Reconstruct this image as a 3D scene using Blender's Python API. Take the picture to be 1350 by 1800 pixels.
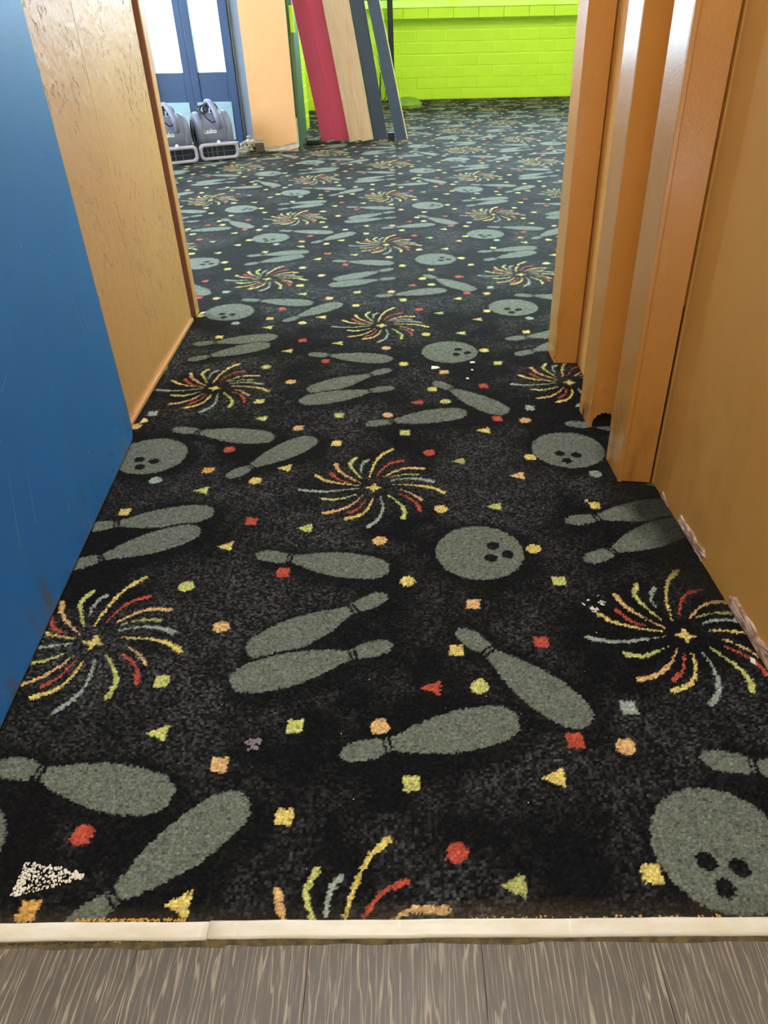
import bpy, bmesh, math, random
import numpy as np
from mathutils import Vector, Matrix

for o in list(bpy.data.objects):
    bpy.data.objects.remove(o, do_unlink=True)
scene = bpy.context.scene
C = scene.collection
random.seed(7)
rng = np.random.default_rng(11)

# ------------------------------------------------------------------ camera
PITCH, ROLL, HEIGHT = 0.6004, -0.0222, 0.80
fw = Vector((0, math.cos(PITCH), -math.sin(PITCH)))
rt = Vector((1, 0, 0))
up = rt.cross(fw)
r2 = math.cos(ROLL) * rt + math.sin(ROLL) * up
u2 = -math.sin(ROLL) * rt + math.cos(ROLL) * up
cam = bpy.data.cameras.new('camera')
cam.sensor_fit = 'HORIZONTAL'
cam.sensor_width = 36.0
cam.lens = 1300.0 / 1350.0 * 36.0
cam.shift_x = -48.7 / 1350.0
cam.clip_start = 0.02
camo = bpy.data.objects.new('camera', cam)
M = Matrix((r2, u2, -fw)).transposed().to_4x4()
M.translation = Vector((0, 0, HEIGHT))
camo.matrix_world = M
C.objects.link(camo)
scene.camera = camo

# ------------------------------------------------------------------ world, lights, exposure
world = bpy.data.worlds.new('world')
scene.world = world
world.use_nodes = True
wn = world.node_tree.nodes
wn['Background'].inputs['Color'].default_value = (0.62, 0.80, 1.0, 1)
wn['Background'].inputs['Strength'].default_value = 20.0

def area(name, loc, size, power, color, rot=(0, 0, 0)):
    l = bpy.data.lights.new(name, 'AREA')
    l.shape = 'RECTANGLE'
    l.size, l.size_y = size
    l.energy = power
    l.color = color
    o = bpy.data.objects.new(name, l)
    o.location = loc
    o.rotation_euler = rot
    C.objects.link(o)
    return o

area('play_room_fill_light', (1.2, 6.0, 2.62), (1.2, 1.2), 80, (1.0, 0.95, 0.86))  # unseen fill lamp, added to brighten the lime wall and far room
area('play_room_fill_light', (0.2, 4.2, 2.62), (1.2, 1.2), 14, (0.95, 0.98, 1.0))  # second added fill for the far room, no fixture behind it
area('entry_room_ceiling_light', (-0.1, -0.25, 2.42), (0.6, 0.6), 25, (1.0, 0.93, 0.82))
area('passage_ceiling_light', (-0.05, 1.0, 2.42), (0.5, 0.9), 16, (1.0, 0.96, 0.90))

scene.view_settings.view_transform = 'Standard'
scene.view_settings.look = 'None'
scene.view_settings.gamma = 1.0
scene.view_settings.use_curve_mapping = False
scene.view_settings.exposure = 0.0

# ------------------------------------------------------------------ helpers
def srgb(r, g, b):
    f = lambda c: (c / 255 / 12.92) if c / 255 <= 0.04045 else ((c / 255 + 0.055) / 1.055) ** 2.4
    return (f(r), f(g), f(b), 1.0)

def tag(o, label=None, cat=None, group=None, kind=None):
    if label: o['label'] = label
    if cat: o['category'] = cat
    if group: o['group'] = group
    if kind: o['kind'] = kind
    return o

def empty(name, loc=(0, 0, 0), rz=0.0):
    o = bpy.data.objects.new(name, None)
    o.location = loc
    o.rotation_euler = (0, 0, rz)
    o.empty_display_size = 0.05
    C.objects.link(o)
    return o

def obj(name, bm, mat, parent=None, smooth=False):
    me = bpy.data.meshes.new(name)
    bmesh.ops.recalc_face_normals(bm, faces=bm.faces[:])
    bm.to_mesh(me)
    bm.free()
    if mat is not None:
        me.materials.append(mat)
    if smooth:
        for p in me.polygons:
            p.use_smooth = True
    o = bpy.data.objects.new(name, me)
    C.objects.link(o)
    if parent is not None:
        o.parent = parent
    return o

def link_mesh(name, me, parent=None):
    o = bpy.data.objects.new(name, me)
    C.objects.link(o)
    if parent is not None:
        o.parent = parent
    return o

def bevel(bm, w, seg=2):
    bmesh.ops.bevel(bm, geom=[e for e in bm.edges], offset=w, segments=seg, affect='EDGES', profile=0.5, clamp_overlap=True)

def add_box(bm, x0, x1, y0, y1, z0, z1):
    v = [bm.verts.new(p) for p in ((x0, y0, z0), (x1, y0, z0), (x1, y1, z0), (x0, y1, z0), (x0, y0, z1), (x1, y0, z1), (x1, y1, z1), (x0, y1, z1))]
    for f in ((3, 2, 1, 0), (4, 5, 6, 7), (0, 1, 5, 4), (1, 2, 6, 5), (2, 3, 7, 6), (3, 0, 4, 7)):
        bm.faces.new([v[i] for i in f])

def box(x0, x1, y0, y1, z0, z1, bev=0.0, seg=2):
    bm = bmesh.new()
    add_box(bm, x0, x1, y0, y1, z0, z1)
    if bev: bevel(bm, bev, seg)
    return bm

def prism(pts, z0, z1, bev=0.0, seg=2):
    """footprint polygon in XY extruded from z0 to z1"""
    bm = bmesh.new()
    a = [bm.verts.new((x, y, z0)) for x, y in pts]
    b = [bm.verts.new((x, y, z1)) for x, y in pts]
    n = len(pts)
    bm.faces.new(a[::-1])
    bm.faces.new(b)
    for i in range(n):
        bm.faces.new((a[i], a[(i + 1) % n], b[(i + 1) % n], b[i]))
    if bev: bevel(bm, bev, seg)
    return bm

def plate(pts, o, ex, ey, en, th):
    """outline (a,b) on the plane o + a*ex + b*ey, extruded by th along en"""
    bm = bmesh.new()
    o, ex, ey, en = map(Vector, (o, ex, ey, en))
    A = [bm.verts.new(o + ex * a + ey * b) for a, b in pts]
    B = [bm.verts.new(o + ex * a + ey * b + en * th) for a, b in pts]
    n = len(pts)
    bm.faces.new(A[::-1]); bm.faces.new(B)
    for i in range(n):
        bm.faces.new((A[i], A[(i + 1) % n], B[(i + 1) % n], B[i]))
    return bm

def tube(pts, rad, seg=10, closed=False, bm=None):
    bm = bm or bmesh.new()
    P = [Vector(p) for p in pts]
    n = len(P)
    rings = []
    prev = None
    for i in range(n):
        if closed:
            t = P[(i + 1) % n] - P[i - 1]
        else:
            t = P[min(i + 1, n - 1)] - P[max(i - 1, 0)]
        t.normalize()
        if prev is None:
            a = Vector((0, 0, 1)) if abs(t.z) < 0.9 else Vector((1, 0, 0))
            nrm = t.cross(a).normalized()
        else:
            nrm = (prev - t * prev.dot(t)).normalized()
        prev = nrm
        b = t.cross(nrm)
        rr = rad[i] if isinstance(rad, (list, tuple)) else rad
        rings.append([bm.verts.new(P[i] + (nrm * math.cos(2 * math.pi * k / seg) + b * math.sin(2 * math.pi * k / seg)) * rr) for k in range(seg)])
    m = n if closed else n - 1
    for i in range(m):
        A, B = rings[i], rings[(i + 1) % n]
        for k in range(seg):
            bm.faces.new((A[k], A[(k + 1) % seg], B[(k + 1) % seg], B[k]))
    if not closed:
        bm.faces.new(rings[0][::-1]); bm.faces.new(rings[-1])
    return bm

def arc_pts(fn, a0, a1, n):
    return [fn(a0 + (a1 - a0) * i / (n - 1)) for i in range(n)]

# ------------------------------------------------------------------ materials
def mat(name, col, rough=0.6, spec=0.5, metal=0.0, var=None, vscale=6.0, vamt=0.5, bump=0.0, bscale=60.0, stretch=(1, 1, 1), coat=0.0, detail=6.0, bdist=0.004):
    m = bpy.data.materials.new(name)
    m.use_nodes = True
    nt = m.node_tree
    b = nt.nodes['Principled BSDF']
    b.inputs['Base Color'].default_value = col
    b.inputs['Roughness'].default_value = rough
    b.inputs['Specular IOR Level'].default_value = spec
    b.inputs['Metallic'].default_value = metal
    b.inputs['Coat Weight'].default_value = coat
    b.inputs['Coat Roughness'].default_value = 0.16
    tc = nt.nodes.new('ShaderNodeTexCoord')
    mp = nt.nodes.new('ShaderNodeMapping')
    mp.inputs['Scale'].default_value = stretch
    nt.links.new(tc.outputs['Object'], mp.inputs['Vector'])
    if var is not None:
        n = nt.nodes.new('ShaderNodeTexNoise')
        n.inputs['Scale'].default_value = vscale
        n.inputs['Detail'].default_value = detail
        n.inputs['Roughness'].default_value = 0.6
        nt.links.new(mp.outputs[0], n.inputs['Vector'])
        r = nt.nodes.new('ShaderNodeValToRGB')
        r.color_ramp.elements[0].position = 0.5 - 0.25 / max(vamt, 0.01) * 0.5
        r.color_ramp.elements[1].position = 0.5 + 0.25 / max(vamt, 0.01) * 0.5
        r.color_ramp.elements[0].color = col
        r.color_ramp.elements[1].color = var
        nt.links.new(n.outputs['Fac'], r.inputs['Fac'])
        nt.links.new(r.outputs['Color'], b.inputs['Base Color'])
    if bump:
        n2 = nt.nodes.new('ShaderNodeTexNoise')
        n2.inputs['Scale'].default_value = bscale
        n2.inputs['Detail'].default_value = 4
        nt.links.new(mp.outputs[0], n2.inputs['Vector'])
        bp = nt.nodes.new('ShaderNodeBump')
        bp.inputs['Strength'].default_value = bump
        bp.inputs['Distance'].default_value = bdist
        nt.links.new(n2.outputs['Fac'], bp.inputs['Height'])
        nt.links.new(bp.outputs['Normal'], b.inputs['Normal'])
    return m

def smudge(m, col, scale, lo, hi, stretch=(1, 1, 1), zmax=None):
    """overlay of scuffs / dirt with its own shape (thresholded noise), optionally only up to a height zmax"""
    nt = m.node_tree
    b = nt.nodes['Principled BSDF']
    inp = b.inputs['Base Color']
    tc = nt.nodes.new('ShaderNodeTexCoord')
    mp = nt.nodes.new('ShaderNodeMapping')
    mp.inputs['Scale'].default_value = stretch
    nt.links.new(tc.outputs['Object'], mp.inputs['Vector'])
    n = nt.nodes.new('ShaderNodeTexNoise')
    n.inputs['Scale'].default_value = scale
    n.inputs['Detail'].default_value = 8
    n.inputs['Roughness'].default_value = 0.65
    nt.links.new(mp.outputs[0], n.inputs['Vector'])
    mr = nt.nodes.new('ShaderNodeMapRange')
    mr.inputs['From Min'].default_value = lo
    mr.inputs['From Max'].default_value = hi
    nt.links.new(n.outputs['Fac'], mr.inputs['Value'])
    fac = mr.outputs[0]
    if zmax is not None:
        sx = nt.nodes.new('ShaderNodeSeparateXYZ')
        nt.links.new(tc.outputs['Object'], sx.inputs[0])
        mz = nt.nodes.new('ShaderNodeMapRange')
        mz.inputs['From Min'].default_value = zmax
        mz.inputs['From Max'].default_value = 0.0
        nt.links.new(sx.outputs['Z'], mz.inputs['Value'])
        mu = nt.nodes.new('ShaderNodeMath'); mu.operation = 'MULTIPLY'
        nt.links.new(fac, mu.inputs[0]); nt.links.new(mz.outputs[0], mu.inputs[1])
        fac = mu.outputs[0]
    mx = nt.nodes.new('ShaderNodeMix'); mx.data_type = 'RGBA'
    if inp.is_linked:
        nt.links.new(inp.links[0].from_socket, mx.inputs['A'])
    else:
        mx.inputs['A'].default_value = inp.default_value
    mx.inputs['B'].default_value = col
    nt.links.new(fac, mx.inputs['Factor'])
    nt.links.new(mx.outputs['Result'], inp)
    return m

M_orange_l = mat('orange plaster paint', srgb(216, 160, 100), 0.42, 0.5, var=srgb(206, 148, 86), vscale=3, bump=0.55, bscale=34)
smudge(M_orange_l, srgb(120, 72, 34), 22, 0.68, 0.80, (1, 1.6, 0.5), 1.2)
smudge(M_orange_l, srgb(140, 92, 44), 5, 0.60, 0.85, (1, 1, 0.4), 0.35)
def pits(m, scale, lo, hi, dist, stretch=(1, 1, 1)):
    nt = m.node_tree
    b = nt.nodes['Principled BSDF']
    tc = nt.nodes.new('ShaderNodeTexCoord'); mp = nt.nodes.new('ShaderNodeMapping'); mp.inputs['Scale'].default_value = stretch
    nt.links.new(tc.outputs['Object'], mp.inputs[0])
    big_ = nt.nodes.new('ShaderNodeTexNoise'); big_.inputs['Scale'].default_value = 5; big_.inputs['Detail'].default_value = 2
    nt.links.new(tc.outputs['Object'], big_.inputs['Vector'])
    n = nt.nodes.new('ShaderNodeTexNoise'); n.inputs['Scale'].default_value = scale; n.inputs['Detail'].default_value = 5; n.inputs['Roughness'].default_value = 0.6
    nt.links.new(mp.outputs[0], n.inputs['Vector'])
    ad = nt.nodes.new('ShaderNodeMath'); ad.operation = 'MULTIPLY_ADD'; ad.inputs[1].default_value = 0.5
    nt.links.new(big_.outputs['Fac'], ad.inputs[0]); nt.links.new(n.outputs['Fac'], ad.inputs[2])
    mr = nt.nodes.new('ShaderNodeMapRange'); mr.inputs['From Min'].default_value = lo; mr.inputs['From Max'].default_value = hi
    nt.links.new(ad.outputs[0], mr.inputs['Value'])
    bp = nt.nodes.new('ShaderNodeBump'); bp.inputs['Distance'].default_value = dist; bp.inputs['Strength'].default_value = 1.0; bp.invert = True
    nt.links.new(mr.outputs[0], bp.inputs['Height'])
    if b.inputs['Normal'].is_linked:
        nt.links.new(b.inputs['Normal'].links[0].from_socket, bp.inputs['Normal'])
    nt.links.new(bp.outputs['Normal'], b.inputs['Normal'])
pits(M_orange_l, 46, 0.87, 0.95, 0.003, (1, 1.2, 0.9))
M_orange_r = mat('orange wall paint', srgb(220, 166, 88), 0.40, 0.4, var=srgb(210, 154, 76), vscale=4, bump=0.10, bscale=18)
smudge(M_orange_r, srgb(120, 84, 36), 14, 0.66, 0.82, (1, 1, 0.5), 0.6)
smudge(M_orange_r, srgb(150, 104, 40), 3, 0.55, 0.85, (1, 1, 0.5), 0.5)
M_post = mat('glossy orange gloss paint', srgb(216, 152, 70), 0.24, 0.9, var=srgb(208, 142, 62), vscale=6, bump=0.45, bscale=260, bdist=0.0012, coat=0.6)
smudge(M_post, srgb(60, 40, 20), 55, 0.66, 0.72, (1, 1, 0.6), 0.7)
smudge(M_post, srgb(110, 74, 32), 12, 0.52, 0.76, (1, 1, 0.4), 0.22)
M_blue = mat('blue door paint', srgb(48, 120, 194), 0.46, 0.3, var=srgb(46, 110, 180), vscale=3, bump=0.12, bscale=30)
smudge(M_blue, srgb(70, 128, 180), 9, 0.62, 0.80, (1, 1, 0.5), 0.6)
smudge(M_blue, srgb(38, 40, 44), 11, 0.66, 0.74, (1, 1, 0.8), 0.5)
smudge(M_blue, srgb(96, 90, 62), 16, 0.52, 0.66, (1, 1, 0.5), 0.11)
smudge(M_blue, srgb(150, 160, 160), 34, 0.62, 0.74, (1, 1, 0.3), 0.06)
M_brownface = mat('brown painted edge', srgb(142, 94, 74), 0.5)
M_steel_edge = mat('worn steel edge', srgb(120, 118, 108), 0.45, 0.5, 0.4, var=srgb(70, 72, 74), vscale=40)
M_crack = mat('dark gap', srgb(20, 15, 10), 0.9)
M_plaster = mat('broken plaster', srgb(214, 186, 166), 0.9, var=srgb(150, 112, 96), vscale=45, vamt=1.2, bump=0.8, bscale=90)
M_chipblue = mat('old blue paint', srgb(24, 48, 110), 0.5)
M_lime = mat('lime green wall paint', srgb(214, 246, 58), 0.45, 0.4, var=srgb(206, 240, 48), vscale=5, bump=0.25, bscale=40)
M_limejoint = mat('lime painted mortar', srgb(224, 250, 84), 0.5, 0.4, bump=0.4, bscale=80)
M_darkgreen = mat('flat dark green', srgb(46, 92, 66), 0.5)
M_tangerine = mat('peach orange column paint', srgb(238, 178, 126), 0.6, var=srgb(232, 168, 112), vscale=5, bump=0.1, bscale=30)  # paint tone made paler, haze near the glass door mixed in
smudge(M_tangerine, srgb(150, 96, 60), 30, 0.70, 0.78, (1, 1, 1), 0.2)
M_whiteplaster = mat('bare white plaster', srgb(226, 220, 210), 0.9, var=srgb(190, 178, 164), vscale=30, bump=0.6, bscale=60)
M_brownblock = mat('brown brick', srgb(112, 92, 84), 0.9, var=srgb(90, 72, 64), vscale=30, bump=0.5, bscale=80)
M_doorframe = mat('dark slate door frame', srgb(58, 78, 112), 0.4, 0.5, var=srgb(64, 84, 116), vscale=4)  # slate colour lightened and blued to include haze
M_doorpost = mat('grey aluminium jamb', srgb(140, 156, 176), 0.4, 0.5, 0.0)
M_kick = mat('pale metal kick plate', srgb(176, 206, 216), 0.35, 0.5, 0.2, var=srgb(160, 190, 200), vscale=10, stretch=(1, 1, 8))
M_red = mat('red painted board', srgb(220, 78, 108), 0.4, 0.5, var=srgb(214, 68, 98), vscale=6, stretch=(1, 1, 0.2))  # red lifted toward pink, with haze in the colour
M_wood = mat('pale bare wood', srgb(238, 200, 170), 0.6, 0.3, var=srgb(222, 178, 144), vscale=9, vamt=0.8, stretch=(12, 12, 0.6))  # wood tone also lightened for haze
M_blackboard = mat('black painted board', srgb(66, 76, 92), 0.4, 0.5)  # black lifted to a blue slate that stands for haze
M_woodedge = mat('light wood edge', srgb(226, 206, 150), 0.6)
M_black = mat('black metal', srgb(30, 34, 38), 0.45)
M_fan = mat('grey blower plastic', srgb(122, 120, 140), 0.42, 0.5, var=srgb(114, 112, 132), vscale=20, bump=0.05, bscale=200)  # plastic colour lightened to carry the haze around the bright door
M_fanframe = mat('mauve grey plastic trim', srgb(176, 164, 182), 0.45, 0.5)
M_fandark = mat('dark blower interior', srgb(30, 36, 48), 0.6)
M_vane = mat('grey vane plastic', srgb(88, 96, 112), 0.5)
M_white = mat('white print', srgb(244, 244, 246), 0.5)
M_cord = mat('black rubber cord', srgb(24, 26, 32), 0.5)
M_mat = mat('olive foam', srgb(128, 160, 50), 0.85, var=srgb(112, 142, 44), vscale=12)
M_debris = mat('crumbled plaster', srgb(206, 202, 186), 0.95, var=srgb(150, 140, 120), vscale=30, bump=0.5)
M_flake = mat('white paint flake', srgb(232, 226, 212), 0.8)
M_peachflake = mat('peach paint flake', srgb(232, 196, 146), 0.8)
M_strip = mat('cream threshold metal', srgb(242, 238, 226), 0.32, 0.5, 0.0, var=srgb(230, 222, 200), vscale=16, vamt=0.9, stretch=(1, 3, 1), bump=0.15, bscale=70)
smudge(M_strip, srgb(250, 248, 238), 60, 0.66, 0.72, (1, 0.12, 1))
M_glue = mat('old adhesive', srgb(112, 96, 58), 0.8, var=srgb(70, 62, 44), vscale=60, vamt=1.2, bump=0.6, bscale=150)
M_gluey = mat('yellow adhesive crumbs', srgb(196, 150, 62), 0.7)
M_ceil = mat('white ceiling paint', srgb(226, 224, 218), 0.9)
M_inner = mat('cream inner wall paint', srgb(214, 200, 170), 0.8)
M_pave = mat('pale concrete paving', srgb(190, 190, 186), 0.9)

# clear glass pane
M_glass = bpy.data.materials.new('clear door glass')
M_glass.use_nodes = True
nt = M_glass.node_tree
for n in list(nt.nodes): nt.nodes.remove(n)
out = nt.nodes.new('ShaderNodeOutputMaterial')
tr = nt.nodes.new('ShaderNodeBsdfTransparent'); tr.inputs[0].default_value = (0.94, 0.97, 0.97, 1)
gl = nt.nodes.new('ShaderNodeBsdfGlossy'); gl.inputs['Roughness'].default_value = 0.02
fr = nt.nodes.new('ShaderNodeFresnel'); fr.inputs[0].default_value = 1.45
mx = nt.nodes.new('ShaderNodeMixShader')
nt.links.new(fr.outputs[0], mx.inputs[0]); nt.links.new(tr.outputs[0], mx.inputs[1]); nt.links.new(gl.outputs[0], mx.inputs[2])
nt.links.new(mx.outputs[0], out.inputs[0])

# grey wood-look vinyl
M_vinyl = bpy.data.materials.new('grey oak vinyl plank')
M_vinyl.use_nodes = True
nt = M_vinyl.node_tree
b = nt.nodes['Principled BSDF']
b.inputs['Roughness'].default_value = 0.42
tc = nt.nodes.new('ShaderNodeTexCoord')
oi = nt.nodes.new('ShaderNodeObjectInfo')
vadd = nt.nodes.new('ShaderNodeVectorMath'); vadd.operation = 'ADD'
vsc = nt.nodes.new('ShaderNodeVectorMath'); vsc.operation = 'SCALE'
cmb = nt.nodes.new('ShaderNodeCombineXYZ')
for i in range(3): nt.links.new(oi.outputs['Random'], cmb.inputs[i])
nt.links.new(cmb.outputs[0], vsc.inputs[0]); vsc.inputs['Scale'].default_value = 9.0
nt.links.new(tc.outputs['Object'], vadd.inputs[0]); nt.links.new(vsc.outputs[0], vadd.inputs[1])
mp = nt.nodes.new('ShaderNodeMapping'); mp.inputs['Scale'].default_value = (1.0, 0.10, 1.0)
nt.links.new(vadd.outputs[0], mp.inputs[0])
wv = nt.nodes.new('ShaderNodeTexWave'); wv.wave_type = 'BANDS'; wv.bands_direction = 'X'
wv.inputs['Scale'].default_value = 38; wv.inputs['Distortion'].default_value = 16; wv.inputs['Detail'].default_value = 3; wv.inputs['Detail Scale'].default_value = 1.4
nt.links.new(mp.outputs[0], wv.inputs['Vector'])
mp2 = nt.nodes.new('ShaderNodeMapping'); mp2.inputs['Scale'].default_value = (1.0, 0.045, 1.0)
nt.links.new(vadd.outputs[0], mp2.inputs[0])
nz = nt.nodes.new('ShaderNodeTexNoise'); nz.inputs['Scale'].default_value = 560; nz.inputs['Detail'].default_value = 3
nt.links.new(mp2.outputs[0], nz.inputs['Vector'])
nb = nt.nodes.new('ShaderNodeTexNoise'); nb.inputs['Scale'].default_value = 9; nb.inputs['Detail'].default_value = 3
nt.links.new(vadd.outputs[0], nb.inputs['Vector'])
r1 = nt.nodes.new('ShaderNodeMapRange'); r1.inputs['From Min'].default_value = 0.87; r1.inputs['From Max'].default_value = 1.0
nt.links.new(wv.outputs['Fac'], r1.inputs['Value'])
r3 = nt.nodes.new('ShaderNodeMapRange'); r3.inputs['From Min'].default_value = 0.52; r3.inputs['From Max'].default_value = 0.74
nt.links.new(nz.outputs['Fac'], r3.inputs['Value'])
mul = nt.nodes.new('ShaderNodeMath'); mul.operation = 'MULTIPLY_ADD'; mul.inputs[1].default_value = 0.62
nt.links.new(r1.outputs[0], mul.inputs[0])
ms = nt.nodes.new('ShaderNodeMath'); ms.operation = 'MULTIPLY'; ms.inputs[1].default_value = 0.45
nt.links.new(r3.outputs[0], ms.inputs[0]); nt.links.new(ms.outputs[0], mul.inputs[2])
mxb = nt.nodes.new('ShaderNodeMix'); mxb.data_type = 'RGBA'
mxb.inputs['A'].default_value = srgb(88, 82, 78); mxb.inputs['B'].default_value = srgb(112, 104, 96)
nt.links.new(nb.outputs['Fac'], mxb.inputs['Factor'])
mxc = nt.nodes.new('ShaderNodeMix'); mxc.data_type = 'RGBA'
nt.links.new(mul.outputs[0], mxc.inputs['Factor']); nt.links.new(mxb.outputs['Result'], mxc.inputs['A'])
mxc.inputs['B'].default_value = srgb(176, 166, 146)
nt.links.new(mxc.outputs['Result'], b.inputs['Base Color'])

# ------------------------------------------------------------------ carpet (pattern woven into the pile)
TW, TH = 0.90698, 0.91796          # repeat
HWM = TW / 2
ORG = (-0.0573 * 0.8, 1.6045 * 0.8)
PINWHEELS = [(-0.0294, -0.0269), (0.4573, -0.4587)]
BALLS = [((0.1638, -0.2430), [(0.1894, -0.2262), (0.2125, -0.2513), (0.1818, -0.2612)]),
         ((0.3877, 0.1166), [(0.3662, 0.1002), (0.4012, 0.0921), (0.3766, 0.0689)])]
RAYS = [
    ('Y', [(-0.0325, 0.0095), (-0.0728, 0.0193), (-0.1013, 0.032), (-0.1201, 0.0499)]),
    ('R', [(-0.0509, 0.0202), (-0.0738, 0.0339), (-0.091, 0.0609)]),
    ('P', [(-0.0274, 0.0181), (-0.0549, 0.0439), (-0.0747, 0.0686), (-0.0837, 0.0964)]),
    ('G', [(-0.0267, 0.0352), (-0.042, 0.0649), (-0.0521, 0.0955), (-0.0418, 0.1207)]),
    ('B', [(-0.0263, 0.0591), (-0.0286, 0.081), (-0.0237, 0.1003), (-0.0154, 0.1097)]),
    ('Y', [(-0.0106, 0.0348), (-0.0057, 0.0748), (0.0103, 0.1249), (0.0362, 0.1564)]),
    ('R', [(0.0049, 0.0465), (0.0169, 0.0742), (0.0337, 0.0958), (0.059, 0.1064)]),
    ('P', [(0.0203, 0.0408), (0.0424, 0.0626), (0.0678, 0.0755), (0.1003, 0.0729)]),
    ('g', [(0.0286, 0.0389), (0.0508, 0.0473), (0.0704, 0.05), (0.0898, 0.0478)]),
    ('B', [(0.0343, 0.0267), (0.0591, 0.0329), (0.0867, 0.0321), (0.1194, 0.0208)]),
    ('Y', [(0.0399, 0.0111), (0.0753, 0.0081), (0.1132, -0.001), (0.1393, -0.0202)]),
    ('p', [(0.0521, -0.0079), (0.0722, -0.0209), (0.0867, -0.0359), (0.0944, -0.0458)]),
    ('R', [(0.0508, -0.0242), (0.072, -0.0404), (0.0861, -0.0622), (0.0908, -0.0832)]),
    ('G', [(0.0294, -0.0271), (0.0481, -0.0541), (0.0611, -0.0825), (0.0583, -0.1096)]),
    ('B', [(0.014, -0.034), (0.0194, -0.0722), (0.0124, -0.1085), (-0.0072, -0.1344)]),
    ('Y', [(-0.0011, -0.0385), (-0.008, -0.0715), (-0.0239, -0.0964), (-0.0514, -0.1092)]),
    ('R', [(-0.0144, -0.0382), (-0.0226, -0.0642), (-0.0325, -0.0779), (-0.0449, -0.0882)]),
    ('P', [(-0.0214, -0.0283), (-0.0413, -0.059), (-0.0662, -0.0794), (-0.0941, -0.0879)]),
    ('G', [(-0.0351, -0.023), (-0.0559, -0.0347), (-0.0767, -0.0414), (-0.0997, -0.0369)]),
    ('B', [(-0.0307, -0.0007), (-0.071, -0.0082), (-0.1113, -0.0111), (-0.1488, -0.0026)]),
]
PINS = [
    ((-0.2325, -0.2415), (0.0042, -0.2906)),
    ((0.0021, -0.3545), (-0.2078, -0.4857)),
    ((0.0121, -0.4697), (-0.2229, -0.5442)),
    ((0.1117, -0.4378), (0.2764, -0.6259)),
    ((-0.0564, -0.6708), (0.1831, -0.6137)),
    ((-0.502, 0.2388), (-0.2587, 0.1858)),
    ((-0.3364, 0.0199), (-0.1677, 0.1883)),
    ((-0.5765, -0.1551), (-0.336, -0.1031)),
    ((-0.565, -0.2737), (-0.3504, -0.1614)),
]
CONF = [
    ('T', 'G', (0.6054, 0.2867)),
    ('S', 'P', (0.6976, 0.2348)),
    ('C', 'R', (0.554, 0.1386)),
    ('S', 'O', (0.5255, 0.0498)),
    ('T', 'Y', (0.6889, 0.0558)),
    ('S', 'G', (0.7867, 0.2951)),
    ('C', 'P', (0.9021, 0.2933)),
    ('S', 'G', (0.0357, 0.2043)),
    ('S', 'Y', (0.7901, 0.1598)),
    ('C', 'R', (0.0872, 0.1114)),
    ('T', 'g', (0.1496, 0.0736)),
    ('S', 'R', (0.2519, 0.267)),
    ('C', 'P', (0.3154, 0.256)),
    ('T', 'Y', (0.2173, 0.2099)),
    ('S', 'Y', (0.3008, 0.0866)),
    ('S', 'B', (0.3357, 0.3209)),
    ('S', 'R', (0.6492, 0.7797)),
    ('T', 'G', (0.7549, 0.7543)),
    ('T', 'Y', (0.6157, 0.7012)),
    ('C', 'P', (0.8926, 0.7117)),
    ('S', 'R', (0.7284, 0.6242)),
    ('C', 'Y', (0.035, 0.596)),
    ('C', 'P', (0.6488, 0.4917)),
    ('C', 'Y', (0.1024, 0.812)),
    ('T', 'G', (0.2059, 0.8169)),
    ('C', 'Y', (0.2606, 0.6813)),
    ('S', 'G', (0.2893, 0.5916)),
    ('S', 'P', (0.141, 0.5382)),
    ('S', 'Y', (0.1065, 0.4345)),
    ('S', 'R', (0.2368, 0.4483)),
    ('T', 'R', (0.0691, 0.3601)),
    ('C', 'G', (0.1353, 0.3624)),
    ('C', 'B', (0.4249, 0.0141)),
    ('C', 'Y', (0.633, 0.0071)),
    ('T', 'G', (0.5311, 0.8906)),
    ('S', 'Y', (0.3971, 0.817)),
    ('C', 'G', (0.57, 0.591)),
    ('S', 'G', (0.5853, 0.379)),
    ('T', 'P', (0.2662, 0.0123)),
]

PX = 0.0015
NXT, NYT = int(round(TW / PX)), int(round(TH / PX))
gx, gy = np.meshgrid((np.arange(NXT) + 0.5) * TW / NXT, (np.arange(NYT) + 0.5) * TH / NYT)

def lin(r, g, b):
    return np.array(srgb(r, g, b)[:3])
PAL = {'K': lin(14, 15, 18), 'X': lin(113, 121, 111), 'Y': lin(224, 206, 120), 'G': lin(200, 206, 124), 'g': lin(176, 180, 112),
       'B': lin(160, 174, 164), 'R': lin(190, 86, 68), 'P': lin(224, 186, 128), 'p': lin(220, 190, 138), 'O': lin(218, 172, 96)}
tile = np.zeros((NYT, NXT, 3)) + PAL['K']
tmask = np.zeros((NYT, NXT))      # 1 where a motif is

def loc(cx, cy):
    dx = (gx - cx + TW / 2) % TW - TW / 2
    dy = (gy - cy + TH / 2) % TH - TH / 2
    return dx, dy

def fill(m, key, mask=1.0):
    tile[m] = PAL[key]
    tmask[m] = mask

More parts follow.
